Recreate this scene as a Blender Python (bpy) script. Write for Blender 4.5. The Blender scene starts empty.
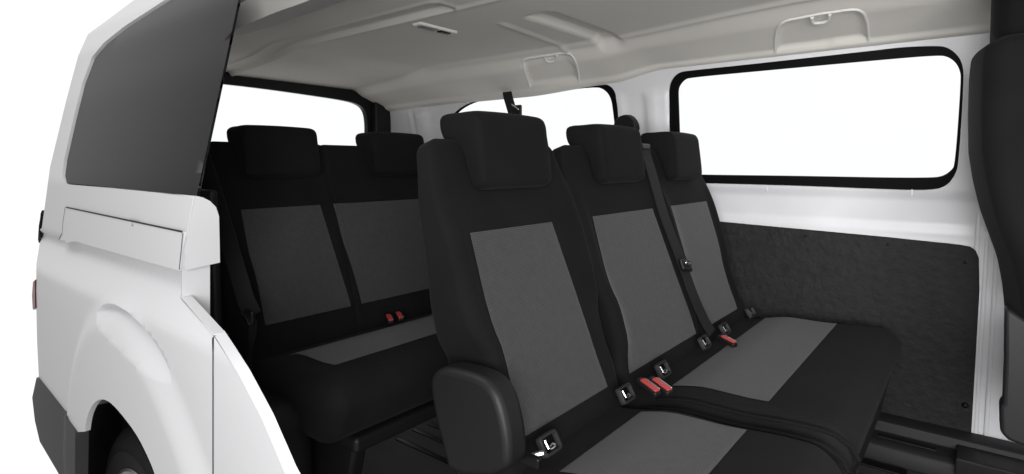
import bpy, bmesh, math, random
from mathutils import Vector, geometry
from math import sin, cos, radians as R, pi, tan, hypot, exp
random.seed(4)
scn = bpy.context.scene
COL = scn.collection

# ------------------------------------------------------------------ camera
F_, CX, CY = 572.0, 512.0, 205.0
PIT, YAW = R(4.0), R(39.0)
cd = bpy.data.cameras.new('camera'); cam = bpy.data.objects.new('camera', cd); COL.objects.link(cam)
cam.location = (0, 0, 1.0); cam.rotation_euler = (pi/2-PIT, 0, YAW)
cd.sensor_width = 36; cd.lens = 36*F_/1024; cd.shift_y = -(237-CY)/1024
cd.clip_start = .02; cd.clip_end = 200
scn.camera = cam
fw = Vector((-sin(YAW)*cos(PIT), cos(YAW)*cos(PIT), -sin(PIT)))
rt = Vector((cos(YAW), sin(YAW), 0)); dn = Vector((sin(YAW)*sin(PIT), -cos(YAW)*sin(PIT), -cos(PIT)))
CP = Vector((0, 0, 1.0))
def ray(x, y): return fw + rt*((x-CX)/F_) + dn*((y-CY)/F_)
def aty(x, y, k): d = ray(x, y); return CP + d*(k/d.y)
def atx(x, y, k): d = ray(x, y); return CP + d*(k/d.x)
def atz(x, y, k): d = ray(x, y); return CP + d*((k-1)/d.z)
def ony(x, y, f, k=1.0):          # a measured point on the surface y = f(x, z)
    d = ray(x, y); lo, hi = (.36, .80) if k < .9 else (1.7, 2.4)
    def g(k): P = CP+d*(k/d.y); return P.y-f(P.x, P.z)
    best = None; pk = lo; pg = g(lo)
    for i in range(1, 111):
        kk = lo+(hi-lo)*i/110; gg = g(kk)
        if pg <= 0 < gg:
            a, b = pk, kk
            for _ in range(30):
                m = (a+b)/2
                if g(m) > 0: b = m
                else: a = m
            return CP+d*(a/d.y)
        if best is None or abs(gg) < best[0]: best = (abs(gg), kk)
        pk, pg = kk, gg
    return CP+d*(best[1]/d.y)
def onz(x, y, f, k=1.42):
    d = ray(x, y)
    def g(k): P = CP+d*(k/d.y); return P.z-f(P.x, P.y)
    lo, hi = .9, 2.066
    if g(hi) < 0: return CP+d*(hi/d.y)
    for _ in range(40):
        m = (lo+hi)/2
        if g(m) > 0: hi = m
        else: lo = m
    return CP+d*(lo/d.y)

# ------------------------------------------------------------------ materials
def mat(name, col, rough=.5, metal=0, coat=0, bump=None, spec=.5, var=None, emit=None):
    m = bpy.data.materials.new(name); m.use_nodes = True; nt = m.node_tree; b = nt.nodes['Principled BSDF']
    b.inputs['Base Color'].default_value = (*col, 1); b.inputs['Roughness'].default_value = rough
    b.inputs['Metallic'].default_value = metal; b.inputs['Coat Weight'].default_value = coat
    b.inputs['Specular IOR Level'].default_value = spec
    tc = nt.nodes.new('ShaderNodeTexCoord')
    if var:                        # (scale, amount): gentle change of tone
        n = nt.nodes.new('ShaderNodeTexNoise'); n.inputs['Scale'].default_value = var[0]; n.inputs['Detail'].default_value = 6
        nt.links.new(tc.outputs['Object'], n.inputs['Vector'])
        r = nt.nodes.new('ShaderNodeValToRGB'); a = var[1]
        r.color_ramp.elements[0].position = .3; r.color_ramp.elements[1].position = .7
        r.color_ramp.elements[0].color = (*[c*(1-a) for c in col], 1); r.color_ramp.elements[1].color = (*[min(1, c*(1+a)) for c in col], 1)
        nt.links.new(n.outputs['Fac'], r.inputs['Fac']); nt.links.new(r.outputs['Color'], b.inputs['Base Color'])
    if bump:                       # (scale, strength, distance)
        n = nt.nodes.new('ShaderNodeTexNoise'); n.inputs['Scale'].default_value = bump[0]; n.inputs['Detail'].default_value = 4
        nt.links.new(tc.outputs['Object'], n.inputs['Vector'])
        k = nt.nodes.new('ShaderNodeBump'); k.inputs['Strength'].default_value = bump[1]; k.inputs['Distance'].default_value = bump[2]
        nt.links.new(n.outputs['Fac'], k.inputs['Height']); nt.links.new(k.outputs['Normal'], b.inputs['Normal'])
    return m
def weave(name, c0, c1, scale, ax):
    m = mat(name, c0, .9, spec=.25); nt = m.node_tree; b = nt.nodes['Principled BSDF']; b.inputs['Sheen Weight'].default_value = .15
    tc = nt.nodes.new('ShaderNodeTexCoord'); mp = nt.nodes.new('ShaderNodeMapping'); mp.inputs['Rotation'].default_value = ax
    nt.links.new(tc.outputs['Object'], mp.inputs['Vector'])
    w1 = nt.nodes.new('ShaderNodeTexWave'); w2 = nt.nodes.new('ShaderNodeTexWave')
    w1.bands_direction = 'Z' if ax[1] else 'X'; w2.bands_direction = 'Y'
    for w in (w1, w2): w.inputs['Scale'].default_value = scale; nt.links.new(mp.outputs['Vector'], w.inputs['Vector'])
    mx = nt.nodes.new('ShaderNodeMath'); mx.operation = 'MULTIPLY'
    nt.links.new(w1.outputs['Fac'], mx.inputs[0]); nt.links.new(w2.outputs['Fac'], mx.inputs[1])
    n = nt.nodes.new('ShaderNodeTexNoise'); n.inputs['Scale'].default_value = 60; nt.links.new(tc.outputs['Object'], n.inputs['Vector'])
    ad = nt.nodes.new('ShaderNodeMath'); ad.operation = 'MULTIPLY_ADD'; ad.inputs[1].default_value = .5
    nt.links.new(n.outputs['Fac'], ad.inputs[0]); nt.links.new(mx.outputs[0], ad.inputs[2])
    r = nt.nodes.new('ShaderNodeValToRGB'); r.color_ramp.elements[0].color = (*c0, 1); r.color_ramp.elements[1].color = (*c1, 1)
    r.color_ramp.elements[0].position = .15; r.color_ramp.elements[1].position = .95
    nt.links.new(ad.outputs[0], r.inputs['Fac']); nt.links.new(r.outputs['Color'], b.inputs['Base Color'])
    k = nt.nodes.new('ShaderNodeBump'); k.inputs['Strength'].default_value = .5; k.inputs['Distance'].default_value = .001
    nt.links.new(mx.outputs[0], k.inputs['Height']); nt.links.new(k.outputs['Normal'], b.inputs['Normal'])
    return m
def glass(name, tint, rough=0, alpha=.9):
    m = bpy.data.materials.new(name); m.use_nodes = True; nt = m.node_tree; nt.nodes.clear()
    o = nt.nodes.new('ShaderNodeOutputMaterial'); t = nt.nodes.new('ShaderNodeBsdfTransparent'); g = nt.nodes.new('ShaderNodeBsdfGlossy')
    t.inputs['Color'].default_value = (*tint, 1); g.inputs['Roughness'].default_value = rough
    f = nt.nodes.new('ShaderNodeFresnel'); f.inputs['IOR'].default_value = 1.45
    mx = nt.nodes.new('ShaderNodeMixShader'); nt.links.new(f.outputs[0], mx.inputs[0])
    nt.links.new(t.outputs[0], mx.inputs[1]); nt.links.new(g.outputs[0], mx.inputs[2]); nt.links.new(mx.outputs[0], o.inputs['Surface'])
    return m
def sheen(m, w):
    b = m.node_tree.nodes['Principled BSDF']; b.inputs['Sheen Weight'].default_value = w; b.inputs['Sheen Roughness'].default_value = .45; return m
M = dict(
    paint=mat('white_paint', (.70, .70, .71), .48, spec=.3),
    inner=mat('white_inner_paint', (.63, .63, .645), .4, spec=.4, var=(5, .05)),
    black=sheen(mat('black_fabric', (.0050, .0050, .0050), .9, bump=(700, .35, .001), spec=.15, var=(9, .18)), .016),
    cush=sheen(mat('charcoal_fabric', (.0080, .0080, .0080), .9, bump=(700, .35, .001), spec=.15, var=(9, .18)), .012),
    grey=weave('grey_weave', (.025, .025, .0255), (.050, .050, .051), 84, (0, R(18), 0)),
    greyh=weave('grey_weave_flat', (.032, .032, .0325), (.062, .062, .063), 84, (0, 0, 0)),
    plastic=mat('black_plastic', (.007, .007, .007), .5, bump=(300, .15, .001), spec=.3),
    gloss=mat('black_gloss', (.004, .004, .004), .35, spec=.25),
    frit=mat('black_window_band', (.002, .002, .002), .6, spec=.1),
    strap=mat('belt_webbing', (.010, .010, .010), .7, bump=(900, .4, .001), spec=.3),
    head=mat('headliner_cloth', (.73, .70, .655), .95, bump=(500, .2, .001), spec=.1, var=(3, .04)),
    headp=mat('headliner_plastic', (.76, .745, .71), .6, spec=.3),
    board=mat('black_fibreboard', (.012, .012, .0125), .75, bump=(55, .9, .006), spec=.3, var=(40, .25)),
    rubber=mat('floor_rubber', (.048, .048, .048), .75, bump=(200, .3, .001), spec=.3, var=(6, .2)),
    trim=mat('dark_trim', (.014, .014, .0145), .5, bump=(250, .2, .001), spec=.2),
    bump=mat('grey_bumper_plastic', (.055, .055, .058), .6, bump=(400, .2, .001), spec=.3),
    tyre=mat('tyre_rubber', (.010, .010, .010), .8, spec=.3),
    rim=mat('silver_rim', (.55, .55, .56), .3, metal=.9),
    metal=mat('bright_metal', (.75, .75, .76), .25, metal=1),
    red=mat('red_plastic', (.42, .045, .045), .35, spec=.6),
    lamp=mat('red_lamp', (.12, .006, .008), .3, spec=.6),
    tint=mat('tinted_glass', (.006, .006, .0065), .34, spec=.10),
    pane=glass('clear_glass', (.97, .98, .98)),
    floor=mat('studio_white', (.92, .92, .92), .8, spec=.1),
    rail=mat('roof_rail_dimmed', (.40, .392, .375), .7, spec=.2),  # base colour darkened to tone down the lamp light on the near cove
    frame=mat('anchor_plastic', (.018, .018, .0185), .6, spec=.25),
    lens=mat('lamp_lens', (.16, .16, .16), .25),
)

# ------------------------------------------------------------------ object helpers
def wloc(o):
    v = Vector((0, 0, 0))
    while o: v += o.location; o = o.parent
    return v
def thing(name, label, cat, loc, group=None):
    o = bpy.data.objects.new(name, None); COL.objects.link(o); o.location = loc; o.empty_display_size = .1
    o['label'] = label; o['category'] = cat
    if group: o['group'] = group
    return o
def part(name, bm, m, parent=None, ang=40, solid=0, off=1, label=None, bevel=0):
    if parent:
        v = wloc(parent); bmesh.ops.translate(bm, verts=bm.verts, vec=-v)
    bmesh.ops.remove_doubles(bm, verts=bm.verts, dist=1e-6)
    me = bpy.data.meshes.new(name); bm.to_mesh(me); bm.free()
    me.materials.append(m)
    for p in me.polygons: p.use_smooth = True
    me.set_sharp_from_angle(angle=R(ang))
    if solid:
        cnt = {}
        for p in me.polygons:
            for k in p.edge_keys: cnt[k] = cnt.get(k, 0)+1
        for e in me.edges:
            if cnt.get(e.key, 0) == 1: e.use_edge_sharp = True
    o = bpy.data.objects.new(name, me); COL.objects.link(o)
    if parent: o.parent = parent
    if solid:
        s = o.modifiers.new('thick', 'SOLIDIFY'); s.thickness = solid; s.offset = off
    if bevel:
        s = o.modifiers.new('bev', 'BEVEL'); s.width = bevel; s.segments = 3; s.limit_method = 'ANGLE'; s.angle_limit = R(35)
    if label: o['label'] = label
    return o
def axis(a, r, n, seg=5):
    t = [a-r+r*tan(k/seg*pi/4) for k in range(seg+1)]
    mid = [-(a-r)+2*(a-r)*k/n for k in range(1, n)]
    return [-v for v in reversed(t)] + mid + t
def rbox(bm, c, h, r, n=(6, 6, 6), fn=None, seg=5):
    if not hasattr(r, '__len__'): r = (r, r, r)
    r = [min(r[i], h[i]*.999) for i in range(3)]
    ax = [axis(h[i], r[i], n[i], seg) for i in range(3)]
    N = [len(a) for a in ax]; vs = {}
    def V(i, j, k):
        key = (i, j, k)
        if key in vs: return vs[key]
        p = Vector((ax[0][i], ax[1][j], ax[2][k]))
        q = Vector([max(-(h[d]-r[d]), min(h[d]-r[d], p[d])) for d in range(3)])
        d = Vector([(p[x]-q[x])/r[x] for x in range(3)])
        L = d.length
        if L > 1e-9: d /= L
        p = Vector([q[x]+r[x]*d[x]+c[x] for x in range(3)])
        if fn: p = Vector(fn(*p))
        vs[key] = bm.verts.new(p); return vs[key]
    def quad(a, b, c_, d):
        try: bm.faces.new((V(*a), V(*b), V(*c_), V(*d)))
        except ValueError: pass
    for s in (0, N[2]-1):
        for i in range(N[0]-1):
            for j in range(N[1]-1):
                q = [(i, j, s), (i+1, j, s), (i+1, j+1, s), (i, j+1, s)]; quad(*(q if s else q[::-1]))
    for s in (0, N[1]-1):
        for i in range(N[0]-1):
            for k in range(N[2]-1):
                q = [(i, s, k), (i, s, k+1), (i+1, s, k+1), (i+1, s, k)]; quad(*(q if s else q[::-1]))
    for s in (0, N[0]-1):
        for j in range(N[1]-1):
            for k in range(N[2]-1):
                q = [(s, j, k), (s, j+1, k), (s, j+1, k+1), (s, j, k+1)]; quad(*(q if s else q[::-1]))
def RB(c, h, r, n=(4, 4, 4), fn=None, seg=4):
    bm = bmesh.new(); rbox(bm, c, h, r, n, fn, seg); bmesh.ops.recalc_face_normals(bm, faces=bm.faces); return bm
def grid(fn, us, vs):
    bm = bmesh.new(); g = [[bm.verts.new(fn(u, v)) for v in vs] for u in us]
    for i in range(len(us)-1):
        for j in range(len(vs)-1): bm.faces.new((g[i][j], g[i+1][j], g[i+1][j+1], g[i][j+1]))
    return bm
def lin(a, b, n): return [a+(b-a)*i/n for i in range(n+1)]
def inside(p, poly):
    x, y = p; c = False; n = len(poly)
    for i in range(n):
        x1, y1 = poly[i]; x2, y2 = poly[i-1]
        if (y1 > y) != (y2 > y) and x < (x2-x1)*(y-y1)/(y2-y1)+x1: c = not c
    return c
def dens(poly, s):
    out = []
    for i in range(len(poly)):
        a, b = Vector(poly[i]), Vector(poly[(i+1) % len(poly)]); k = max(1, int((b-a).length/s))
        for j in range(k): out.append(tuple(a.lerp(b, j/k)))
    return out
def chaikin(poly, n=2, closed=True):
    for _ in range(n):
        o = []; m = len(poly)
        if not closed: o.append(poly[0])
        for i in range(m if closed else m-1):
            a, b = Vector(poly[i]), Vector(poly[(i+1) % m])
            o += [tuple(a*.75+b*.25), tuple(a*.25+b*.75)]
        if not closed: o.append(poly[-1])
        poly = o
    return poly
def sheet(outer, holes, fn, s=.02, extra=()):
    """curved sheet bounded by outer with holes, in a 2-d parameter plane"""
    outer = dens(outer, s); holes = [dens(h, s) for h in holes]
    V, E = [], []
    for lp in [outer]+holes:
        b = len(V); V += [Vector(p) for p in lp]; E += [(b+i, b+(i+1) % len(lp)) for i in range(len(lp))]
    for pl in extra:
        b = len(V); pl = [p for p in pl if inside(p, outer)]; V += [Vector(p) for p in pl]; E += [(b+i, b+i+1) for i in range(len(pl)-1)]
    xs = [p[0] for p in outer]; ys = [p[1] for p in outer]
    x = min(xs)+s*.5
    while x < max(xs):
        y = min(ys)+s*.5
        while y < max(ys):
            if inside((x, y), outer) and not any(inside((x, y), h) for h in holes): V.append(Vector((x, y)))
            y += s
        x += s
    rv, re, rf, *_ = geometry.delaunay_2d_cdt(V, E, [], 0, 1e-5)
    bm = bmesh.new(); bv = [bm.verts.new(fn(*p)) for p in rv]
    for f in rf:
        c = sum((rv[i] for i in f), Vector((0, 0)))/len(f)
        if inside(c, outer) and not any(inside(c, h) for h in holes):
            try: bm.faces.new([bv[i] for i in f])
            except ValueError: pass
    bmesh.ops.delete(bm, geom=[v for v in bm.verts if not v.link_faces], context='VERTS')
    return bm
def facing(bm, d):
    bmesh.ops.recalc_face_normals(bm, faces=bm.faces)
    if sum((f.normal*f.calc_area() for f in bm.faces), Vector()).dot(Vector(d)) < 0: bmesh.ops.reverse_faces(bm, faces=bm.faces)
    return bm
def tube(bm, pts, r, n=8, flat=1):
    pts = [Vector(p) for p in pts]; rings = []
    for i, p in enumerate(pts):
        t = (pts[min(i+1, len(pts)-1)]-pts[max(i-1, 0)]).normalized()
        a = t.cross(Vector((0, 0, 1)))
        if a.length < .05: a = t.cross(Vector((0, 1, 0)))
        a.normalize(); b = t.cross(a)
        rings.append([bm.verts.new(p+a*(r*cos(2*pi*k/n))+b*(r*flat*sin(2*pi*k/n))) for k in range(n)])
    for i in range(len(rings)-1):
        for k in range(n): bm.faces.new((rings[i][k], rings[i][(k+1) % n], rings[i+1][(k+1) % n], rings[i+1][k]))
    bm.faces.new(rings[0][::-1]); bm.faces.new(rings[-1])
    return bm
def smooth_path(pts, n=3): return [Vector(p) for p in chaikin([tuple(p) for p in pts], n, False)]
def ribbon(pts, wid, w=.047, th=.0016):
    """strap: wid = direction across the webbing at each point"""
    bm = bmesh.new(); pts = [Vector(p) for p in pts]; rings = []
    for i, p in enumerate(pts):
        t = (pts[min(i+1, len(pts)-1)]-pts[max(i-1, 0)]).normalized()
        a = Vector(wid[i] if isinstance(wid, list) else wid); a = (a-t*a.dot(t)).normalized(); b = t.cross(a)
        rings.append([bm.verts.new(p+a*x*w/2+b*y*th) for x, y in ((-1, -1), (1, -1), (1, 1), (-1, 1))])
    for i in range(len(rings)-1):
        for k in range(4): bm.faces.new((rings[i][k], rings[i][(k+1) % 4], rings[i+1][(k+1) % 4], rings[i+1][k]))
    bm.faces.new(rings[0][::-1]); bm.faces.new(rings[-1])
    bmesh.ops.recalc_face_normals(bm, faces=bm.faces)
    return bm
def prism(poly, fn0, fn1):
    bm = bmesh.new(); a = [bm.verts.new(fn0(*p)) for p in poly]; b = [bm.verts.new(fn1(*p)) for p in poly]
    n = len(poly)
    for i in range(n): bm.faces.new((a[i], a[(i+1) % n], b[(i+1) % n], b[i]))
    bm.faces.new(a[::-1]); bm.faces.new(b); bmesh.ops.recalc_face_normals(bm, faces=bm.faces); return bm
def sstep(a, b, x):
    t = max(0, min(1, (x-a)/(b-a))); return t*t*(3-2*t)
def interp(T, z):
    if z <= T[0][0]: return T[0][1]
    for (a, b), (c, d) in zip(T, T[1:]):
        if z <= c: return b+(d-b)*(z-a)/(c-a)
    return T[-1][1]

# ------------------------------------------------------------------ setting
GZ = -.35
FLZ = .08
van = thing('passenger_van', 'white passenger van body cut open along its side, with tinted quarter glass and grey bumper', 'van', (-1.3, 1.38, GZ))

# ------------------------------------------------------------------ near side panel
PROF = [(-.5, .475), (-.1, .452), (.3, .443), (.60, .440), (.664, .442), (.676, .447), (.742, .492), (.752, .497), (.765, .500), (.78, .482), (.95, .485), (1.20, .540), (1.36, .585), (1.44, .625), (1.6, .74)]
HUB = (-1.63, -.01)
FLO = [(20, .72), (45, .72), (80, .73), (96, .675), (118, .575), (140, .49), (160, .46)]
CR0, CRW, CRH = R(74), R(18.5), .040
def crc(th): return .652+.050*max(0, (R(91)-th)/R(35))**2
def Yn(x, z):
    y = sum(interp(PROF, z+d) for d in (-.006, -.003, 0, .003, .006))/5
    t = max(0, -2.1-x); y += .06*t*t
    r = hypot(x-HUB[0], z-HUB[1]); th = math.atan2(z-HUB[1], x-HUB[0])   # 0 = forward, pi/2 = up
    a = sstep(R(-20), R(30), th)*(1-sstep(R(150), R(200), th)) if th > -1.6 else 0
    ro_ = interp(FLO, math.degrees(th))
    y -= .022*a*(1-sstep(ro_-.09, ro_, r))
    w2 = 1-((th-CR0)/CRW)**2                                     # scooped crescent over the arch
    if w2 > 0:
        w = math.sqrt(w2); t = (r-(crc(th)-CRH*w))/(2*CRH*w)
        if 0 < t < 1: y += .036*w*t*(1-sstep(.74, 1, t))
    return y
def densp(L, s=5.0, closed=False):
    o = []
    for i in range(len(L) if closed else len(L)-1):
        a, b = Vector(L[i]), Vector(L[(i+1) % len(L)]); k = max(1, int((b-a).length/s))
        o += [tuple(a.lerp(b, j/k)) for j in range(k)]
    return o if closed else o+[tuple(L[-1])]
def onN(L, closed=False): return [(P.x, P.z) for P in (ony(x, y, Yn, .5) for x, y in densp(L, 5.0, closed))]
ptop = [(237, 0), (232, -22), (180, -30), (134, 0), (110, 18), (88, 34), (78, 56), (66, 101), (50, 167), (40.5, 238), (36.5, 263), (36, 290), (37, 340), (38.8, 377)]
arch = chaikin([(85, 431.6), (85.8, 424), (88, 414), (92.5, 404.5), (98, 399.8), (104, 399), (112, 403.5), (124.6, 418), (137.6, 436), (148, 457), (154.6, 473), (164, 505)], 2, False)
pbot = [(65.8, 411), (69.7, 420.6), (78, 432)]+arch+[
        (250, 520), (310, 520), (285, 474), (262, 420), (238, 374), (213, 335), (181, 299), (181.5, 272), (186, 250), (187, 232), (195, 196)]
outl = onN(ptop+pbot)
gl_px = [(195, 196), (65.5, 183), (64, 176), (66, 160), (76, 116), (84, 84), (94, 58), (106, 44), (126, 28), (169, 0), (190, -14), (236, -14), (237, 0)]
gl = onN(gl_px, True)
body_out = [p for p in outl]
# the glass edge opens to the front: the steel ends at the glass
steel = onN([(150, -22), (134, 0), (110, 18), (88, 34), (78, 56), (66, 101), (50, 167), (40.5, 238), (36.5, 263), (36, 290), (37, 340), (38.8, 377)]+pbot[:-1]
            + [(193, 197.5), (160, 193), (110, 188), (68, 184.6), (63, 182), (62, 176), (64, 160), (74, 116), (82, 84), (92, 57), (104, 42.5), (124, 26.5), (167, -1.5), (196, -22)], True)
XC0 = sorted(p[0] for p in onN([(213, 335)]))[0]
steel_px = 0
cres = []
for q_ in (-1, -.6, -.2, .2, .5, .72, .86, 1):
    pl = []
    for k in range(41):
        th = CR0+CRW*(-.999+1.998*k/40); w = math.sqrt(1-((th-CR0)/CRW)**2); r_ = crc(th)+CRH*w*q_
        pl.append((HUB[0]+r_*cos(th), HUB[1]+r_*sin(th)))
    cres.append(pl)
sp = sheet(steel, [], lambda x, z: (x, Yn(x, z), z), .013, extra=cres+[[(-2.6+.01*i, z) for i in range(150)] for z in (.664, .676, .742, .752, .765, .78)])
side = part('side_panel', facing(sp, (0, -1, 0)), M['paint'], van, ang=50, solid=.012, off=-1)
g = sheet(gl, [], lambda x, z: (x, Yn(x, z)+.003, z), .03)
part('quarter_glass', facing(g, (0, -1, 0)), M['tint'], van, solid=.005, off=-1)
rr = onN([(134, 0), (110, 18), (88, 34), (78, 56), (66, 101), (50, 167), (40.5, 238), (36.5, 263), (36, 290), (37, 340), (38.8, 377)])
b = grid(lambda i, j: (rr[i][0]-.09*sin(j*pi/12), Yn(*rr[i])+.004+.22*(1-cos(j*pi/12)), rr[i][1]), range(len(rr)), range(7))
part('rear_corner', facing(b, (-1, 0, 0)), M['paint'], side, solid=.008, off=-1)
# rail cover: flush lid with its own gap, standing proud above the slot
rc = onN([(69, 207.5), (186, 232), (183, 270.5), (86, 243.5), (80, 241.5), (75.5, 241.5), (74, 243), (70, 240.5), (65.5, 239.5), (67, 220)], True)
b = sheet(rc, [], lambda x, z: (x, Yn(x, max(z, .792))-.006, z), .02)
part('rail_cover', facing(b, (0, -1, 0)), M['paint'], side, solid=.012, off=-1, bevel=.0012)
# dark gap round the lid
def gap(poly, w, off=-.0074, closed=False):
    bm = bmesh.new(); n = len(poly); P = [Vector(p) for p in poly]; rows = []
    for i in range(n):
        t = (P[min(i+1, n-1)]-P[max(i-1, 0)]).normalized(); nn = Vector((-t.y, t.x))*w/2
        rows.append([bm.verts.new((q.x, Yn(q.x, max(q.y, .792) if q.y > .76 else q.y)+off, q.y)) for q in (P[i]-nn, P[i]+nn)])
    for i in range(n-1): bm.faces.new((rows[i][0], rows[i+1][0], rows[i+1][1], rows[i][1]))
    return facing(bm, (0, -1, 0))
part('panel_gap', gap(densp(onN([(69, 207), (186.5, 231.5)]), .02), .004), M['trim'], side)
part('panel_gap', gap(densp(onN([(68.3, 207), (66, 222), (64.5, 239)]), .02), .004), M['trim'], side)
part('panel_gap', gap(densp(onN([(186.6, 233), (183, 269)]), .02), .003), M['trim'], side)
part('shut_line', gap([p for p in onN([(213.3, 337+4*i) for i in range(45)])], .004, -.0008), M['trim'], side)
# bright cut edge of the door skin
ce = onN([(213, 335), (238, 374), (262, 420), (285, 474), (310, 520)])
ce2 = onN([(181, 299), (213, 335)])
def edge_band(L, w0, w1, dx):
    L = [(p[0]+.002, p[1]+.0015) for p in L]; w0 -= .0008
    L = densp(L, .02)
    return grid(lambda i, j: (L[i][0]+dx*j, Yn(*L[i])+w0+(w1-w0)*j, L[i][1]+.004*j), range(len(L)), [0, 1])
L_ = [p for p in chaikin(ce, 2, False)]
part('cut_edge', facing(edge_band(L_, 0, .017, .003), (1, 0, 1)), M['paint'], side)
A_, B_ = [ony(x, y, Yn, .5) for x, y in ((180.5, 298), (214, 336.5))]
part('cut_edge', facing(grid(lambda i, j: A_.lerp(B_, i)+Vector((.003*j+.002, -.002+.02*j, .003)), [0, .5, 1], [0, 1]), (1, 0, 1)), M['paint'], side, solid=.002)
# door jamb: the front end of the upper body box and of the lower quarter
xj = ony(187, 232, Yn, .5).x+.004
Pa, Pb = ony(187, 232, Yn, .5), ony(195, 196, Yn, .5)
def xjf(z): return Pa.x+.003+(Pb.x-Pa.x)*max(0, min(1.1, (z-Pa.z)/(Pb.z-Pa.z)))
def onj(x, y):
    k = xj
    for _ in range(8): P = atx(x, y, k); k = xjf(P.z)
    return P
jq = [onj(x, y) for x, y in ((195, 196), (187, 232), (186, 250), (183, 270.5))]
jp = [(Yn(q.x, max(q.z, .795))+.001, q.z) for q in jq[:1]]+[(onj(x, y).y, onj(x, y).z) for x, y in [(199, 196.5), (203, 197.5), (210, 201), (216, 207), (219, 216), (219.5, 235), (220, 262.5)]]+[(Yn(q.x, max(q.z, .795))+.001-.006*(q.z < .86), q.z) for q in jq[:0:-1]]
part('door_jamb', prism(jp, lambda a, c: (xjf(c), a, c), lambda a, c: (xj-.5, a+.02, c)), M['paint'], van, ang=30, label='rounded front end of the upper body side')
xj2 = xj-.03
jp = [(atx(x, y, xj2).y, atx(x, y, xj2).z) for x, y in [(182, 266), (210, 260), (210, 333), (209, 345), (182, 300)]]
part('door_jamb', prism(jp, lambda a, c: (xj2, a, c), lambda a, c: (xj2-.03, a+.01, c)), M['paint'], van, ang=30)
# inner trim behind the quarter panel
part('inner_trim', RB((-1.95, .62, .5), (.52, .012, .44), .01), M['plastic'], van)
part('wheel_house', RB((-1.62, .66, .2), (.42, .09, .24), .06), M['plastic'], van)
# roof rail above the near opening (inner cheek) and bumper
# rear bumper
bp = onN([(65.8, 411), (69.7, 420.6), (78, 432), (77.6, 474), (77, 500), (70, 500), (60.5, 472), (42, 441), (37, 420), (34.4, 397), (38.8, 377)], True)
b = sheet(bp, [], lambda x, z: (x, Yn(x, z)-.006, z), .02)
part('rear_bumper', facing(b, (0, -1, 0)), M['bump'], van, solid=.03, off=-1)
# tail lamp on the rear corner
tl = onN([(36.6, 279), (34.2, 281), (33.2, 295), (34, 310), (36.8, 308)])
b = prism(tl, lambda a, c: (a, Yn(a, c)-.004, c), lambda a, c: (a-.004, Yn(a, c)+.09, c))
part('tail_lamp', b, M['lamp'], van, bevel=.004)
tl = onN([(42.5, 210), (41.6, 213), (40, 225), (38.8, 240), (39.6, 243), (42, 238)])
b = prism(tl, lambda a, c: (a, Yn(a, c)-.003, c), lambda a, c: (a-.004, Yn(a, c)+.06, c))
part('door_hinge', b, M['plastic'], van, bevel=.003)
# wheel and its house
wh = Vector((-1.675, .50, -.02))
def lathe(prof, c, n=64):
    bm = bmesh.new(); rings = [[bm.verts.new((c.x+r*cos(2*pi*k/n), c.y+y, c.z+r*sin(2*pi*k/n))) for k in range(n)] for r, y in prof]
    for i in range(len(rings)-1):
        for k in range(n): bm.faces.new((rings[i][k], rings[i][(k+1) % n], rings[i+1][(k+1) % n], rings[i+1][k]))
    bmesh.ops.recalc_face_normals(bm, faces=bm.faces); return bm
wheel = part('wheel', lathe([(.0, .05), (.06, .05), (.065, .07), (.07, .11), (.07, .16), (0, .16)], wh), M['rim'], van)
tp = [(.205, .02), (.215, .006), (.24, 0), (.262, -.002), (.266, .001), (.285, .003), (.305, .012), (.320, .026), (.328, .04), (.328, .055), (.322, .056), (.322, .064), (.329, .065), (.329, .098), (.322, .099), (.322, .107), (.329, .108), (.329, .15), (.32, .19), (.30, .2), (.22, .19), (.205, .18)]
part('tyre', lathe(tp, wh, 96), M['tyre'], wheel)
rb = lathe([(.205, .18), (.20, .03), (.212, .012), (.216, .004), (.208, .002), (.200, .012), (.192, .04), (.182, .05), (.178, .05)], wh, 72)
rbm = rb
for k in range(5):
    a = pi/2+2*pi*k/5+.3
    def sp_(x, y, z, a=a): return (wh.x+z*cos(a)-x*sin(a), wh.y+y, wh.z+z*sin(a)+x*cos(a))
    rbox(rbm, (0, .045, .12), (.03, .012, .075), .01, (2, 2, 3), sp_, 3)
part('rim', rbm, M['rim'], wheel)
bm = bmesh.new()
n = 40
prev = None
for i in range(n+1):
    th = pi*(-.1+1.2*i/n); p = [bm.verts.new((HUB[0]+.405*cos(th), y, HUB[1]+.405*sin(th))) for y in (.452, .78)]
    if prev: bm.faces.new((prev[0], p[0], p[1], prev[1]))
    prev = p
part('arch_liner', facing(bm, (0, 0, -1)), M['gloss'], van)
b = bmesh.new(); bmesh.ops.create_circle(b, cap_ends=True, segments=40, radius=.42); bmesh.ops.rotate(b, verts=b.verts, cent=(0, 0, 0), matrix=__import__('mathutils').Matrix.Rotation(pi/2, 3, 'X')); bmesh.ops.translate(b, verts=b.verts, vec=(HUB[0], .77, HUB[1]))
part('arch_liner', b, M['gloss'], van)
q = ony(88.5, 440, lambda x, z: .53, .5)
bm = bmesh.new(); bmesh.ops.create_uvsphere(bm, u_segments=10, v_segments=6, radius=.006); bmesh.ops.translate(bm, verts=bm.verts, vec=q)
part('clip', bm, M['metal'], van)
b = sheet(onN([(78, 431), (90, 428), (93, 470), (77.5, 500)]), [], lambda x, z: (x, .535, z), .03)
part('arch_liner', facing(b, (0, -1, 0)), M['gloss'], van, solid=.01)

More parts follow.
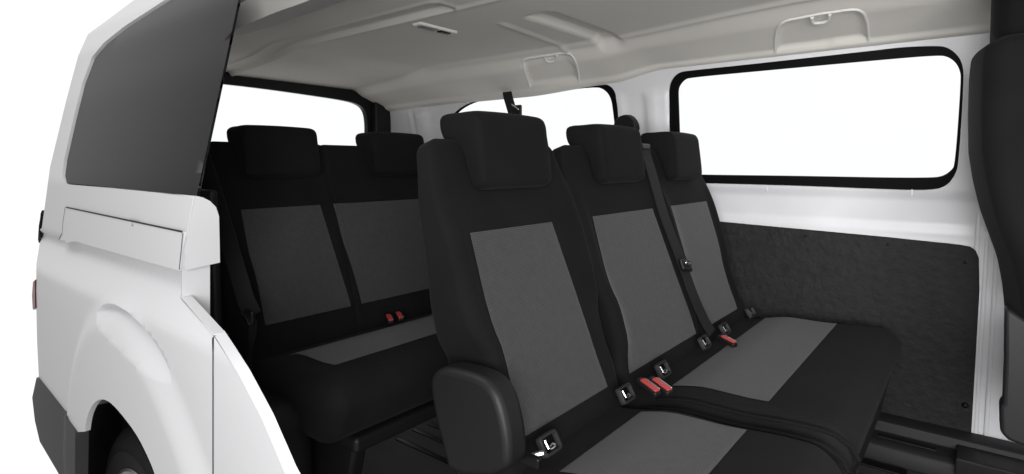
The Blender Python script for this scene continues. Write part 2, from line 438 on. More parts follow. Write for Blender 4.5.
# ------------------------------------------------------------------ far wall
def Yw0(x, z): return 2.20-.23*max(0, z-.78)
def Yf(x, z):
    y = Yw0(x, z)
    y -= .004*sstep(.905, .915, z)       # rolled flange under the windows
    y += .012*sstep(.80, .81, z)*(1-sstep(.895, .915, z))         # pressed channel
    if z > .9:                                                   # folded ribs of the pillar
        w = sstep(.93, 1.0, z)*(1-sstep(1.26, 1.295, z))
        for xc, wd, h in ((-.985, .035, .018), (-.935, .012, .010), (-1.13, .02, .010), (-2.31, .05, .022), (-2.40, .015, .01),):
            y -= w*h*exp(-((x-xc)/wd)**4)
    if x > -.02:                                                  # ribbed door pillar
        y -= .010*sum(exp(-((x-c)/.006)**2) for c in (.012, .034, .056))
    return y
def onF(L, f=Yw0): return [(P.x, P.z) for P in (ony(x, y, f, 2.1) for x, y in L)]
w1o = onF([(671, 150), (669.8, 100), (669.5, 90), (670.5, 83), (674.8, 76), (681, 72), (689.5, 70.8), (760, 63.4), (880, 50), (903, 47.2), (939, 45.8), (948.6, 48), (958, 55.3), (962.8, 65), (964, 80), (958.6, 165), (955, 175.5), (947, 186), (932, 190.7), (890, 189.9), (800, 186), (706, 183.5), (688, 183), (677, 178), (672, 166)])
w1i = onF([(680, 150), (678.2, 100), (678, 90), (679.5, 85.4), (684, 80), (689.5, 77.7), (760, 71.1), (880, 60), (939, 55.1), (948.6, 57), (956, 62.7), (960, 70.6), (961, 80), (955, 165), (951, 171), (942.7, 176.6), (932, 178), (890, 178), (800, 176.2), (704, 175), (690, 174.5), (684, 171), (681, 163)])
w2i = onF([(450, 150), (451, 122), (459, 110.5), (475.4, 101.6), (495.7, 98.5), (540, 93.4), (595, 86.6), (604.6, 89.4), (611, 98), (613, 112), (615, 130), (615, 165), (608, 176), (560, 175), (470, 171), (452, 166)])
w2o = onF([(447, 150), (448.5, 121), (457.5, 109.5), (474.5, 100.6), (495.7, 97), (540, 91.8), (598, 84), (610, 84.7), (616, 92.3), (618.8, 103.7), (620, 118), (621, 135), (621, 172), (612, 185), (560, 184), (465, 180), (446, 173)])
w1o, w1i, w2o, w2i = [chaikin(w, 2) for w in (w1o, w1i, w2o, w2i)]
wall = sheet([(-2.6, .05), (.62, .05), (.62, 1.43), (-2.6, 1.43)], [w1o, w2o], lambda x, z: (x, Yf(x, z), z), .0145)
wo = part('side_wall', facing(wall, (0, -1, 0)), M['inner'], van, ang=60, solid=.03, off=-1)
for nm, oo, ii in (('window', w1o, w1i), ('window', w2o, w2i)):
    c = Vector((sum(p[0] for p in oo)/len(oo), sum(p[1] for p in oo)/len(oo)))
    big = [tuple(c+(Vector(p)-c)*1.012) for p in oo]
    wf = part(nm, facing(sheet(big, [ii], lambda x, z: (x, Yw0(x, z)+.001, z), .05), (0, -1, 0)), M['frit'], van, solid=.006, off=-1)
    part('pane', facing(sheet(big, [], lambda x, z: (x, Yw0(x, z)+.032, z), .1), (0, -1, 0)), M['pane'], wf)
# small spot-weld tabs on the flange
for px in (767, 912):
    P = ony(px, 187.5+(px-767)*.025, Yf, 2.1)
    part('flange_tab', RB((P.x, P.y+.0012, P.z-.004), (.0025, .002, .010), .001), M['inner'], wo)
# lower board
bo = onF([(640, 214), (724, 222), (800, 228.8), (890, 237.2), (960, 244.5), (970, 246.5), (976, 250.5), (979, 258), (979.5, 290), (979, 431), (940, 433), (870, 417)])
bo = bo[:-3]+[(bo[8][0], .13), (-2.4, .13), (-2.4, bo[0][1])]
b = sheet(bo, [], lambda x, z: (x, Yw0(x, z)-.012, z), .03)
bd = part('trim_board', facing(b, (0, -1, 0)), M['board'], van, solid=.02, off=-1, bevel=.003)
for px, py in ((806, 236), (888, 244), (965, 404), (965, 262)):
    P = ony(px, py, Yw0, 2.1); bm = bmesh.new(); bmesh.ops.create_uvsphere(bm, u_segments=12, v_segments=8, radius=.004 if py < 400 else .009); bmesh.ops.translate(bm, verts=bm.verts, vec=(P.x, P.y-.012, P.z))
    part('clip', bm, M['gloss'], bd)
# door pillar trim and sill
P0 = ony(981, 250, Yw0, 2.2); P1 = ony(1010, 440, Yw0, 2.2)
for xx in (.012, .034, .058):
    part('pillar_fold', RB((xx, 2.196, .5), (.006, .006, .37), .005, (2, 2, 8)), M['inner'], wo)
for zz in (.62, .50, .40):
    part('pillar_slot', RB((.105, 2.188, zz), (.012, .004, .012), .003), M['trim'], van)
# floor
part('floor', RB((-.9, 1.38, FLZ-.03), (1.75, .82, .03), .01), M['rubber'], van)
for (x0, y0) in ((-1.475, 1.206), (-1.48, 1.286), (-1.474, 1.351)):
    part('floor_slot', RB((x0+.25, y0, FLZ+.001), (.25, .008, .003), .002), M['gloss'], van)
# sill ledge along the far wall
prof = [(2.19, .19), (2.145, .186), (2.132, .180), (2.125, .150), (2.075, .142), (2.062, .136), (2.055, .125), (2.05, .08), (2.19, .08)]
b = prism(prof, lambda y, z: (-2.4, y, z), lambda y, z: (.7, y, z))
sill = part('sill_trim', b, M['trim'], van, bevel=.004)
part('sill_tray', RB((-.13, 2.098, .1462), (.075, .012, .002), .002), M['plastic'], sill)
part('sill_tray', RB((-.245, 2.098, .1462), (.02, .02, .003), .003), M['gloss'], sill)
part('sill_block', RB((.12, 2.10, .14), (.13, .075, .026), .005, fn=lambda x, y, z: (x, y, z)), M['trim'], sill)
part('floor_slot', RB((-.19, 2.015, FLZ+.003), (.07, .02, .004), .003), M['gloss'], van)

# ------------------------------------------------------------------ rear wall with tailgate window
def Xr(y, z): return -2.62-.10*max(0, 0)+.25*max(0, z-1.0)*.25
def onR(L):
    out = []
    for x, y in L:
        k = -2.62
        for _ in range(20):
            P = atx(x, y, k); k = Xr(P.y, P.z)
        out.append((P.y, P.z))
    return out
ri = onR([(215, 83.5), (260, 88.5), (320, 97), (345, 101), (356, 104), (363, 109), (366, 118), (366.5, 135)])
ri = [(.90, ri[0][1]+.012)]+ri+[(1.95, .86), (1.90, .80), (.90, .80)]
ri = [ri[0]]+chaikin(ri[1:-1], 2, False)+[ri[-1]]
ro = onR([(222, 68), (290, 79), (365, 92), (376, 95), (382, 101), (384.5, 110), (385, 135)])
ro = [(.86, ro[0][1]+.02)]+ro+[(2.09, .66), (.86, .66)]
b = sheet(ro, [ri], lambda y, z: (Xr(y, z)+.012, y, z), .05)
tg = part('tailgate', facing(b, (1, 0, 0)), M['gloss'], van, solid=.03, off=-1, bevel=.004)
# raised inner frame of the tailgate on its pillar side
part('pane', facing(sheet([(.87, .78), (2.0, .78), (2.0, 1.38), (.87, 1.38)], [], lambda y, z: (Xr(y, z)-.03, y, z), .1), (1, 0, 0)), M['pane'], tg)
fr = [(1.985, .66), (2.09, .66), (2.085, 1.31), (2.06, 1.345), (1.99, 1.37), (1.98, 1.33)]
part('tailgate_pillar', prism(fr, lambda y, z: (-2.56, y, z), lambda y, z: (-2.60, y, z)), M['plastic'], tg, bevel=.008)
part('seal', RB((-2.57, 2.122, 1.05), (.012, .008, .28), .005), M['gloss'], van)
part('tailgate_lower', RB((-2.62, 1.35, .4), (.03, .74, .28), .02), M['plastic'], van)
P = ony(413, 117, Yw0, 2.1)
bm = bmesh.new(); bmesh.ops.create_uvsphere(bm, u_segments=12, v_segments=8, radius=.007); bmesh.ops.translate(bm, verts=bm.verts, vec=P); part('clip', bm, M['gloss'], wo)

# ------------------------------------------------------------------ headliner
def ybord(x): return 1.835-.11*sstep(-1.15, -.3, x)
PK = []
def Zr0(x, y):
    dx = max(0, -2.02-x)/.62; dy = max(0, y-ybord(x))/(2.066-ybord(x)); dz = max(0, .93-y)/.27
    def pf(t):
        t = min(t, 1.15); return .75*t+.25*sstep(0, .35, t)
    ze = 1.322+.018*sstep(-1.6, -1.2, x)+.030*sstep(-1.16, -.92, x)
    dr = 1.452-ze
    z = 1.452-dr*min(1.1, hypot(pf(max(dy, dz)), .45*pf(dx)))-.010*sstep(.86, .93, dy)
    return z
def gb(d, w): return exp(-(d/w)**2)
def Zr(x, y):
    z = Zr0(x, y)
    # long centre channel with beaded edges
    e = sstep(1.118, 1.133, y)*(1-sstep(1.200, 1.215, y))*(1-sstep(-1.195, -1.18, x))
    z += .012*e
    z -= .007*(gb(y-1.214, .010)+(gb(y-1.122, .010)) * (1-sstep(-1.19, -1.17, x)))
    z -= .007*gb(x+1.183-.3*(y-1.165)*0, .009)*sstep(1.12, 1.13, y)*(1-sstep(1.205, 1.215, y))
    # bead where the ceiling pan meets the side cove
    z -= .008*gb(y-ybord(x)-.004, .014)*sstep(-2.05, -1.9, x)
    # cross bead and cross channel
    c = sstep(1.40, 1.44, y)*(1-sstep(1.84, 1.9, y))
    z -= .008*gb(x+1.2+.10*(y-1.43), .010)*sstep(1.40, 1.44, y)*(1-sstep(1.93, 1.96, y))
    z += .022*c*sstep(-1.098, -1.082, x)*(1-sstep(-1.035, -.985, x))
    for pl, dep in PK:
        if inside((x, y), pl):
            d = min(geometry.intersect_point_line(Vector((x, y)), Vector(pl[i]), Vector(pl[i-1]))[0].__sub__(Vector((x, y))).length if 0 <= geometry.intersect_point_line(Vector((x, y)), Vector(pl[i]), Vector(pl[i-1]))[1] <= 1 else 9 for i in range(1, len(pl)))
            z += dep*sstep(0, .02, d)*(1-sstep(.86, .95, (y-ybord(x))/(2.066-ybord(x))))
    return z
pk1 = [(522.7, 61), (526, 58.5), (533, 57.5), (563.5, 52.8), (569, 53), (573, 56), (576.5, 63), (578.7, 74), (579, 82), (556, 84), (530, 86.8)]
pk2 = [(775.5, 52), (775, 40), (776.5, 30), (780, 24), (787, 20), (820, 13.5), (852, 9), (859, 9.6), (864, 13), (867.5, 22), (869, 41), (830, 46)]
pkz = [[(P.x, P.y) for P in (onz(x, y, Zr0) for x, y in L)] for L in (pk1, pk2)]
PK = [(pkz[0], .016), (pkz[1], .012)]
b = grid(lambda x, y: (x, y, Zr(x, y)), lin(-2.62, .8, 300), lin(.905, 2.078, 150))
hl = part('headliner', facing(b, (0, 0, -1)), M['head'], van, ang=80, solid=.02, off=-1)
for pl in ([pkz[0][-1]]+pkz[0][:9], pkz[1][:11]):
    pts = smooth_path([(x, y, Zr0(x, y)-.0005) for x, y in densp(pl, .02)], 2)
    part('recess_rim', tube(bmesh.new(), pts, .0042), M['headp'], hl)
for L in ([(545, 56.5), (547, 61), (556, 60), (557, 54.5)], [(812, 16), (813, 22.5), (829, 20), (830, 13)]):
    pts = smooth_path([onz(x, y, Zr0)-Vector((0, 0, .004)) for x, y in L], 2)
    part('coat_hook', tube(bmesh.new(), pts, .0045), M['headp'], hl)
lp = part('dome_lamp', RB((-1.405, 1.335, 1.450), (.020, .085, .006), .005), M['headp'], hl)
part('lens', RB((-1.405, 1.30, 1.444), (.013, .035, .003), .002), M['lens'], lp)
part('switch', RB((-1.405, 1.373, 1.444), (.010, .024, .004), .002), M['gloss'], lp)
b = grid(lambda x, y: (x, y, Zr0(x, y)-.002), lin(-2.6, .8, 60), lin(.70, .915, 12))
part('roof_rail', facing(b, (0, 0, -1)), M['rail'], van, solid=.05, off=-1)  # near cove of the headliner, its over-bright lighting dimmed by a darker colour
# outer roof skin
b = grid(lambda x, y: (x, y, 1.53-.13*((y-1.38)/.76)**4-.10*max(0, -2.2-x)**1.5), lin(-2.5, .8, 40), lin(.74, 2.12, 30))
part('roof_panel', facing(b, (0, 0, 1)), M['paint'], van, solid=.01, off=-1)
# rolled white edge where the rear corner meets the headliner
pts_ = smooth_path([onz(x, y, lambda a, c: 1.345, 1.34)+Vector((0, -.01, 0)) for x, y in ((391, 111), (420, 107.5), (445, 108.5))], 2)

# ------------------------------------------------------------------ seats
TLT = R(18)
class Seat:
    def __init__(s, root, xc, zc=.487, tilt=TLT): s.root, s.xc, s.zc, s.t = root, xc, zc, tilt
    def w(s, n, l, h): return Vector((s.xc+n*cos(s.t)-h*sin(s.t), l, s.zc+n*sin(s.t)+h*cos(s.t)))
def make_backrest(S, y0, y1, panels, H=.60, notch=True, hb=.022):
    """panels: list of (left, right) of the grey inserts at the bottom / top"""
    yc, hw = (y0+y1)/2, (y1-y0)/2
    T = .075
    def front(l, h):          # depth of the upholstered face
        d = 0
        e = min(l-y0, y1-l)
        k = sstep(.02, .10, h)*(1-sstep(.36, .52, h))
        d += .008*k*(1-sstep(.02, .06, e))                      # side bolsters
        d += .010*(1-sstep(.0, .06, h))*0
        d -= .012*sstep(.40, .58, h)
        for a, b in zip(panels, panels[1:]):
            m = (a[1]+b[0])/2
            d += .012*k*exp(-((l-m)/.035)**2)
            d -= .008*exp(-((l-m)/.006)**2)
        return d
    def fn(n, l, h):
        u = (n+T)/(2*T)      # 0 back .. 1 front
        tb = .145-.085*sstep(-.04, .6, h)
        d = front(l, h)
        nn = -tb+(tb+d)*max(0, min(1, u)) if True else n
        k = sstep(.18, .30, h)*(1-sstep(.46, .60, h))
        e = (l-yc)/hw
        if abs(e) > .5: l += math.copysign(.012*k*(abs(e)-.5)*2, e)
        if notch and abs(e) > .6: l -= math.copysign(.022*exp(-((h-.14)/.07)**4)*(abs(e)-.6)/.4, e)
        l -= e*hw*.04*sstep(.45, .6, h)
        return S.w(nn, l, h)
    bm = RB((0, yc, (H-.05)/2), (T, hw, (H+.05)/2), (.03, .03, .03), (6, max(14, int(hw*2/.009)), 40), fn, 6)
    bk = part('backrest', bm, M['black'], S.root, ang=60)
    for (a0, a1), (b0, b1) in [((p[0], p[1]), (p[2], p[3])) for p in panels]:
        def ins(u, v):
            l = (a0+(a1-a0)*u)*(1-v)+(b0+(b1-b0)*u)*v; h = hb+(.405-hb)*v
            eu = min(u, 1-u, v*1.3, (1-v)*1.3)
            P = Vector(fn(T, l, h)); 
            return P+Vector((cos(S.t), 0, sin(S.t)))*(.0022+.0008*sstep(0, .03, eu))
        us = [0, .01, .02, .035, .05]+lin(.05, .95, 16)[1:-1]+[.95, .965, .98, .99, 1]
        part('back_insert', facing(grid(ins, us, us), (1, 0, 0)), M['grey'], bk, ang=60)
    return bk, fn
def make_headrest(S, yc, hw=.117, h0=.484, h1=.639, dn=0):
    # comma-shaped side profile: a lip hanging over the front, a lobe lying on the backrest top
    prof = [(.012, h0+.002), (.030, h0+.005), (.037, h0+.03), (.050, h0+.10), (.056, h1-.022), (.050, h1-.002), (.024, h1+.008), (-.010, h1+.017), (-.040, h1+.027), (-.053, h1+.024), (-.059, h1+.002), (-.058, h1-.022), (-.049, h1-.038), (-.030, h1-.043), (-.016, h1-.052), (-.011, h1-.078), (-.011, h0+.045), (-.008, h0+.012), (0, h0+.002)]
    pr = chaikin([(n+dn, h) for n, h in prof], 2)
    c = Vector((-.02, (h0+h1)/2+.04)); bm = bmesh.new(); rings = []
    E_ = [(1, .55), (.985, .70), (.955, .83), (.915, .92), (.865, .972), (.80, 1)]
    steps = [(-u, s) for u, s in E_]+[(k/8, 1) for k in range(-6, 7)]+[(u, s) for u, s in reversed(E_)]
    for u, s in steps:
        ring = []
        for n, h in pr:
            # keep the lip and lobe thick, shrink towards the section's own skeleton
            k = Vector((n, h)); sk = Vector((.014+.012*(h-h0)/.15+dn, max(h0+.03, min(h1-.035, h)))) if h < h1-.06 and n > -.02+dn else Vector((max(-.034, min(.022, n)), h1-.020-.22*min(0, n)))
            q = sk+(k-sk)*s; hh = q.y-.003*(u*u)*sstep(h1-.06, h1, h)
            ring.append(bm.verts.new(S.w(q.x, yc+u*hw, hh)))
        rings.append(ring)
    n = len(pr)
    for a, b in zip(rings, rings[1:]):
        for k in range(n): bm.faces.new((a[k], a[(k+1) % n], b[(k+1) % n], b[k]))
    bm.faces.new(rings[0][::-1]); bm.faces.new(rings[-1]); bmesh.ops.recalc_face_normals(bm, faces=bm.faces)
    return part('headrest', bm, M['black'], S.root, ang=70)
def make_cushion(S, y0, y1, inserts, x1, zt=.492, th=.15, xi0=.075, xi1=.29, front_r=.075):
    x0 = S.xc-.06; yc, hw = (y0+y1)/2, (y1-y0)/2; xm, hl_ = (x0+x1)/2, (x1-x0)/2
    def top(x, l):
        t = (x-S.xc)/(x1-S.xc); e = min(l-y0, y1-l)
        z = -.028*(1-sstep(0, .35, t))+.010*sstep(.5, .8, t)-.012*sstep(.85, 1, t)
        z += .012*(1-sstep(.04, .11, e))*sstep(.15, .4, t)*0-.010*(1-sstep(.0, .06, e))
        return z
    def fn(x, l, z):
        w = max(0, min(1, (z-(zt-th))/th))
        xx = x-.05*(1-w)*sstep(xm, x1, x)
        return (xx, l, z+top(x, l)*w)
    bm = RB((xm, yc, zt-th/2), (hl_, hw, th/2), (front_r, .04, .055), (26, max(16, int(hw*2/.012)), 4), fn, 6)
    cu = part('cushion', bm, M['cush'], S.root, ang=60)
    for (a, b, c, d) in inserts:
        def ins(u, v):
            x = S.xc+xi0+(xi1-xi0)*u; l = (a+(b-a)*v)*(1-u)+(c+(d-c)*v)*u
            e = min(u, 1-u, v, 1-v)
            P = Vector(fn(x, l, zt)); return P+Vector((0, 0, .0022+.001*sstep(0, .03, e)))
        us = [0, .01, .02, .035, .05]+lin(.05, .95, 14)[1:-1]+[.95, .965, .98, .99, 1]
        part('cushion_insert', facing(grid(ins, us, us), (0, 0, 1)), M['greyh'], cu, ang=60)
    return cu, fn
def anchor(S, y, cu, x=None, z=.500):
    """child-seat anchor: rounded frame tilted in the crease with a bright bar inside"""
    xx = (x if x else S.xc+.035)
    ta = R(60)
    def P(a, b, c): a *= 1.05; b *= 1.0; return (xx+c*sin(ta)-b*cos(ta)*1.0, y+a, z+c*cos(ta)+b*sin(ta))
    bm = bmesh.new(); n = 40; rows = []
    def sq(r1, r2, t):
        c_, s_ = cos(t), sin(t); k = (abs(c_)**7+abs(s_)**7)**(-1/7)
        return r1*c_*k, r2*s_*k
    for k in range(n):
        t = 2*pi*k/n; rows.append([])
        for r1, r2, hh in ((.025, .019, -.006), (.025, .019, .003), (.0235, .0175, .005), (.020, .014, .005), (.0187, .0127, .002), (.0187, .0127, -.008)):
            a, b_ = sq(r1, r2, t); rows[-1].append(bm.verts.new(P(a, b_, hh)))
    for k in range(n):
        for j in range(5): bm.faces.new((rows[k][j], rows[(k+1) % n][j], rows[(k+1) % n][j+1], rows[k][j+1]))
    bmesh.ops.recalc_face_normals(bm, faces=bm.faces)
    an = part('anchor_frame', bm, M['frame'], cu, ang=40)
    hb = bmesh.new(); hb.faces.new([hb.verts.new(P(*sq(.0189, .0129, 2*pi*k/n), -.004)) for k in range(n)])
    part('anchor_hole_dark', facing(hb, (0, 0, 1)), M['frit'], an)  # near-black disc paints the shade inside the opening
    return an
def anchor_bar(S, y, cu, x=None, z=.500):
    xx = (x if x else S.xc+.035); ta = R(60)
    def P(a, b, c): return Vector((xx+c*sin(ta)-b*cos(ta), y+a, z+c*cos(ta)+b*sin(ta)))
    bm = bmesh.new()
    tube(bm, [P(-.010, .009, .001), P(-.010, -.006, .001), P(-.004, -.009, .001), P(.009, -.009, .001)], .0022, 6)
    tube(bm, [P(-.006, -.004, .002), P(.004, -.002, .002), P(.010, -.006, .002)], .002, 6)
    part('anchor_bar', bm, M['metal'], cu)
def buckle(S, c, yaw, pitch, parent, L=.045):
    L *= .8
    """belt buckle lying on the cushion with a red press button along its top"""
    def fn(x, y, z):
        x, z = x*cos(pitch)-z*sin(pitch), x*sin(pitch)+z*cos(pitch)
        return (c[0]+x*cos(yaw)-y*sin(yaw), c[1]+x*sin(yaw)+y*cos(yaw), c[2]+z)
    b = part('buckle', RB((0, 0, 0), (L/2+.008, .0105, .007), .005, fn=fn), M['plastic'], parent)
    part('button', RB((.004, 0, .0075), (L/2, .0075, .0028), .0022, fn=fn), M['red'], parent)
    part('buckle_edge', RB((.004, .0090, .0080), (L/2-.002, .0014, .0016), .0012, fn=fn), M['metal'], parent)

X2 = -.61
s1 = thing('single_seat', 'single black seat with grey inserts, nearest, standing beside the two-place bench', 'car seat', (X2, .95, FLZ), 'rows of passenger seats')
S1 = Seat(s1, X2)
make_backrest(S1, .735, 1.165, [(.778, 1.097, .785, 1.047)])
make_headrest(S1, .938)
c1, f1 = make_cushion(S1, .735, 1.165, [(.79, 1.10, .79, 1.115)], -.143, zt=.487)
def base(S, y0, y1, x0, x1, mt='plastic', zt=.36):
    bm = prism([(x0-.02, zt), (x1-.055, zt), (x1-.075, .24), (x1-.12, .085), (x0+.02, .085)], lambda a, c: (a, y0, c), lambda a, c: (a, y1, c))
    return part('seat_base', bm, M[mt], S.root, bevel=.015)
base(S1, .765, 1.14, X2, -.13)
# block over the recliner on the outer side
cp = [(P.x, P.z) for P in (aty(x, y, .70) for x, y in [(432, 384), (434, 374), (440, 368), (450, 366.5), (470, 371), (484, 376.5), (495, 385), (503, 400), (509, 424), (512, 445), (512, 475), (452, 475), (446, 450), (437, 415)])]
cp = [tuple(p) for p in chaikin(cp, 1)]
part('recliner_cover', prism(cp, lambda a, c: (a, .69, c), lambda a, c: (a, .745, c)), M['plastic'], s1, bevel=.013)
part('recliner_lever', RB((-.575, .742, .505), (.035, .006, .01), .004), M['gloss'], s1)
b = bmesh.new(); tube(b, [(-.60, .742, .50), (-.575, .745, .503), (-.555, .77, .508)], .005)
part('hinge_pin', b, M['metal'], s1)

s2 = thing('double_bench', 'two-place black bench with grey inserts beside the side wall, belt hanging over its middle', 'car seat', (X2, 1.61, FLZ), 'rows of passenger seats')
S2 = Seat(s2, X2)
make_backrest(S2, 1.175, 2.06, [(1.20, 1.615, 1.23, 1.56), (1.680, 1.985, 1.680, 1.985)])
for y in (1.403, 1.842): make_headrest(S2, y)
c2, f2 = make_cushion(S2, 1.185, 2.085, [(1.26, 2.03, 1.26, 2.03)], -.135, zt=.495)
base(S2, 1.22, 2.05, X2, -.12)
for (S, c, ys) in ((S1, c1, (.818, 1.108)), (S2, c2, (1.30, 1.578))):
    for y in ys: anchor(S, y, c); anchor_bar(S, y, c)
for y in (1.747, 2.005):
    anchor(S2, y, c2); anchor_bar(S2, y, c2)
for S, f, c, l, x1, zt in ((S2, f2, c2, 1.197, -.125, .495), (S1, f1, c1, 1.154, -.135, .487)):
    pth = [Vector(f(X2+.07+(x1-X2-.13)*k/20, l, zt-.002)) for k in range(21)]+[Vector(f(x1-.028, l, zt-.010)), Vector(f(x1-.010, l, zt-.03)), Vector(f(x1-.001, l, zt-.06)), Vector(f(x1, l, zt-.10))]
    part('piping', tube(bmesh.new(), pth, .0042, 8), M['black'], c)
def onp(px, py, z): return atz(px, py, z)
for (a, b_, yw, L) in ((( 648, 387), 0, R(-62), .06), ((660, 386), 0, R(-62), .06)):
    P = onp(a[0], a[1], .505); buckle(S2, P, R(-18), R(-14), c1, L)
P = onp(727, 341, .50); buckle(S2, P, R(-22), R(-10), c2, .055)

# rear bench
X3 = -1.50
s3 = thing('rear_bench', 'three-place black rear bench with grey inserts below the tailgate window, behind the other seats', 'car seat', (X3, 1.42, FLZ), 'rows of passenger seats')
S3 = Seat(s3, X3)
make_backrest(S3, .69, 2.09, [(.785, 1.062, .785, 1.030), (1.102, 1.520, 1.072, 1.520), (1.60, 2.03, 1.60, 2.03)], H=.618, notch=False, hb=.07)
for y in (.922, 1.38, 1.86): make_headrest(S3, y, hw=.122, h0=.495, h1=.650)
c3, f3 = make_cushion(S3, .70, 2.08, [(.80, 2.03, .80, 2.03)], -1.05, zt=.50)
def leg_frame(y):
    bm = prism([(X3-.05, .36), (-1.10, .36), (-1.14, .22), (-1.30, .085), (-1.48, .085), (-1.44, .25), (-1.5, .30)], lambda a, c: (a, y-.02, c), lambda a, c: (a, y+.02, c))
    return part('leg', bm, M['plastic'], s3, bevel=.01)
for y in (.80, 2.02): leg_frame(y)
part('seat_pan', RB((-1.29, 1.41, .345), (.20, .64, .02), .012), M['plastic'], s3)
for px, py in ((389, 319), (399, 316.5)):
    P = onp(px, py, .50); buckle(S3, P, R(-25), R(-14), c3, .05)

# ------------------------------------------------------------------ front seat at the right edge
fs = thing('front_seat', 'black front seat seen from behind, cut by the right edge of the photo', 'car seat', (.35, 1.8, FLZ))
fp = [(P.x, P.z) for P in (aty(x, y, 1.55) for x, y in [(976, 39), (970, 46), (968, 62), (966.5, 110), (967, 150), (972, 182), (980, 215), (1000, 270), (1006, 300), (1009, 330)])]
def Xfs(z): return interp([(p[1], p[0]) for p in reversed(fp)], z)
def ff(x, y, z):
    u = (x+.09)/.18; return (Xfs(z)+.19*u+.03*((y-1.79)/.24)**2*(1-u), y, z)
part('backrest', RB((0, 1.79, .95), (.09, .24, .318), (.04, .03, .025), (4, 12, 30), ff, 6), M['black'], fs, ang=60)
part('headrest', RB((.075, 1.785, 1.36), (.062, .165, .105), (.04, .06, .045), (6, 8, 8), lambda x, y, z: (x-.02*(z-1.3), y, z), 6), M['black'], fs, ang=60)
lp_ = [(P.x, P.z) for P in (aty(x, y, 1.55) for x, y in [(1005, 308), (1012, 311), (1040, 330), (1100, 350), (1100, 452), (1026, 446), (1008, 439), (1000, 431), (999.5, 405), (1003, 402), (1004.5, 360)])]
part('side_cover', prism(lp_, lambda a, c: (a, 1.54, c), lambda a, c: (a, 1.60, c)), M['trim'], fs, bevel=.012)
part('cushion', RB((.42, 1.79, .50), (.30, .235, .08), (.06, .05, .04)), M['black'], fs)
part('pedestal', RB((.55, 1.79, .25), (.16, .18, .17), .02), M['plastic'], fs)

# ------------------------------------------------------------------ belts
def belt(name, label, loc): return thing(name, label, 'seat belt', loc, 'seat belts hanging in the van')
b1 = belt('seat_belt', 'black centre belt coming over the bench shoulder and down across its grey inserts', (-.8, 1.66, 1.05))
pts = []
for px, py, n in ((640, 143, -.03), (643.5, 146, .012), (648, 160, .020), (654, 180, .014), (663, 213, .012), (674, 242, .014), (683, 265, .016), (692, 292, .016), (703, 318, .020), (712, 333, .030)):
    d = ray(px, py); k = tan(TLT)
    s = (X2+n/cos(TLT)-(1-.487)*k)/(d.x+d.z*k); pts.append(CP+d*s)
part('strap', ribbon(smooth_path(pts, 2), (0.12, 1, 0), .046), M['strap'], b1)
Pt = pts[6]
part('tongue', RB((0, 0, 0), (.006, .033, .018), .005, fn=lambda x, y, z: (Pt.x+x*cos(TLT)-z*sin(TLT)+.008, Pt.y+y+.0, Pt.z+x*sin(TLT)+z*cos(TLT)-.2*y)), M['plastic'], b1)
part('tongue_plate', RB((0, 0, 0), (.0025, .020, .004), .002, fn=lambda x, y, z: (Pt.x+x+.018, Pt.y+y-.006, Pt.z+z+.006-.25*y)), M['metal'], b1)
part('shoulder_guide', RB((pts[1].x-.02, pts[1].y, pts[1].z-.002), (.03, .030, .009), .006), M['gloss'], b1)

b2 = belt('seat_belt', 'black belt strap dropping from the headliner across the rear side window', (-1.68, 2.07, 1.33))
a = ony(512.5, 94.5, Yw0, 2.1); c = ony(523, 121, Yw0, 2.1)
pts = [a+Vector((-.01, -.03, .05)), a+Vector((.0, -.04, 0)), a.lerp(c, .5)+Vector((0, -.05, 0)), c+Vector((0, -.06, 0)), c+Vector((.1, -.1, -.35))]
part('strap', ribbon(smooth_path(pts, 2), (1, .0, .15), .05), M['strap'], b2)
P = ony(525, 112, Yw0, 2.1)
part('tongue', RB((P.x+.004, P.y-.065, P.z-.004), (.026, .008, .030), .006), M['plastic'], b2)
part('tongue_plate', RB((0, 0, 0), (.02, .002, .0035), .0015, fn=lambda x, y, z: (P.x+x+.004, P.y-.078+y, P.z+z+.018-.6*x)), M['metal'], b2)

b3 = belt('seat_belt', 'black belt anchor on the white pillar between the side windows', (-1.07, 2.08, 1.15))
P = ony(631, 128, Yw0, 2.1)
cpl = chaikin([(-.034, -.055), (-.046, -.01), (-.034, .032), (-.01, .05), (.02, .046), (.042, .018), (.046, -.012), (.028, -.03), (.02, -.06)], 1)
part('anchor_cover', prism(cpl, lambda x, z: (P.x+x*1.25-.008, P.y-.015, P.z+z*1.1), lambda x, z: (P.x+x*1.15-.008, P.y-.048, P.z+z)), M['plastic'], b3, bevel=.004)
part('guide_loop', RB((P.x-.002, P.y-.058, P.z-.02), (.038, .008, .010), .007), M['gloss'], b3)
part('strap', ribbon([(P.x, P.y-.055, P.z-.02), (P.x-.02, P.y-.06, P.z-.15), (P.x-.06, P.y-.05, P.z-.6)], (1, .1, 0), .045), M['strap'], b3)
bm = bmesh.new(); tube(bm, [(P.x-.058, P.y-.05, P.z-.030), (P.x-.058, P.y-.062, P.z-.030)], .011, 14)
part('bolt', bm, M['metal'], b3)

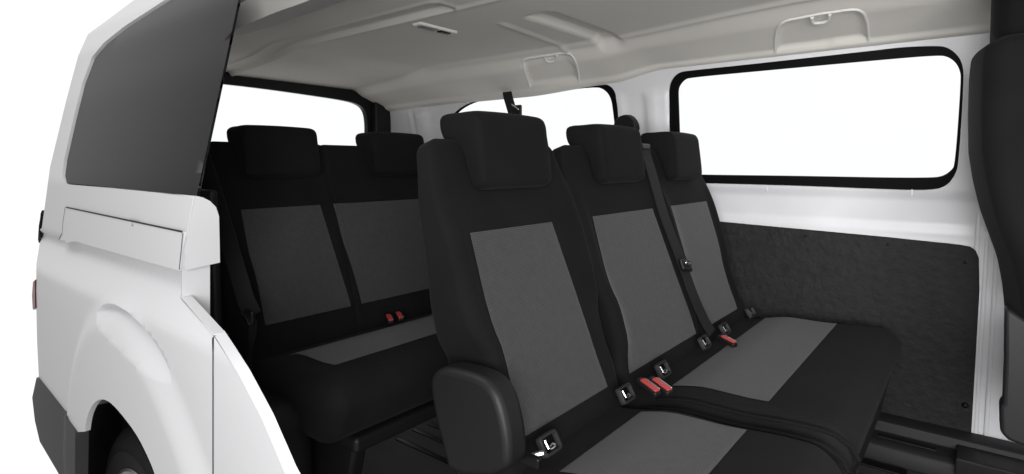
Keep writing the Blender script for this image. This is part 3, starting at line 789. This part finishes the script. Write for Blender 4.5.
b4 = belt('seat_belt', 'black belt hanging beside the open end of the rear bench, behind the white panel', (-1.6, .69, .9))
Lp = [aty(x, y, .70) for x, y in ((196, 140), (205, 165), (218, 205), (246, 300), (253, 316))]
part('strap', ribbon([Vector((-1.72, .72, 1.30))]+Lp, [(1, .55, .0)]*6, .046), M['strap'], b4)
Lq = [aty(x, y, .70) for x, y in ((254, 319), (252, 335), (250.5, 352), (249, 366), (247, 380))]
part('strap', ribbon(Lq, [(1, .3, 0), (.6, 1, 0), (1, -.2, 0), (.5, 1, 0), (1, .2, 0)], .02), M['strap'], b4)
Q = Lp[-1]
part('tongue', RB((Q.x, Q.y-.01, Q.z), (.022, .006, .018), .005), M['plastic'], b4)
bm = bmesh.new(); tube(bm, [Q+Vector((-.022, -.018, .006)), Q+Vector((.0, -.018, -.002)), Q+Vector((.018, -.018, -.016))], .0028, 6)
part('tongue_plate', bm, M['metal'], b4)

# ------------------------------------------------------------------ light
W = bpy.data.worlds.new('World'); scn.world = W; W.use_nodes = True; nt = W.node_tree
bg = nt.nodes['Background']; bg.inputs['Strength'].default_value = 1.06
tc = nt.nodes.new('ShaderNodeTexCoord'); vd = nt.nodes.new('ShaderNodeVectorMath'); vd.operation = 'DOT_PRODUCT'
vd.inputs[1].default_value = (-.1, .95, .25); nt.links.new(tc.outputs['Generated'], vd.inputs[0])
mr = nt.nodes.new('ShaderNodeMapRange'); mr.interpolation_type = 'SMOOTHSTEP'
mr.inputs['From Min'].default_value = -.35; mr.inputs['From Max'].default_value = .08
mr.inputs['To Min'].default_value = .36; mr.inputs['To Max'].default_value = 1.0
nt.links.new(vd.outputs['Value'], mr.inputs['Value']); nt.links.new(mr.outputs['Result'], bg.inputs['Color'])
def area(name, loc, tgt, size, power, spread=180):
    l = bpy.data.lights.new(name, 'AREA'); l.shape = 'SQUARE'; l.size = size; l.energy = power; l.spread = R(spread)
    o = bpy.data.objects.new(name, l); COL.objects.link(o); o.location = loc
    o.rotation_euler = (Vector(tgt)-Vector(loc)).to_track_quat('-Z', 'Y').to_euler(); return o
area('softbox', (-2.3, -1.0, 4.3), (-1.9, .4, .6), 1.8, 47)
area('key_lamp', (.75, -.7, 1.05), (-.95, 1.9, 1.0), 1.1, 21, 92)
area('wall_fill', (.12, -.9, 1.1), (-.02, 2.2, .8), .6, 3.2, 40)  # added fill, lifts the wall and pillar that the front seat shades

scn.view_settings.view_transform = 'Standard'; scn.view_settings.look = 'None'
scn.view_settings.exposure = 0; scn.view_settings.gamma = 1
scn.render.engine = 'CYCLES'
scn.cycles.max_bounces = 8; scn.cycles.diffuse_bounces = 4; scn.cycles.transparent_max_bounces = 16
scn.cycles.use_denoising = True
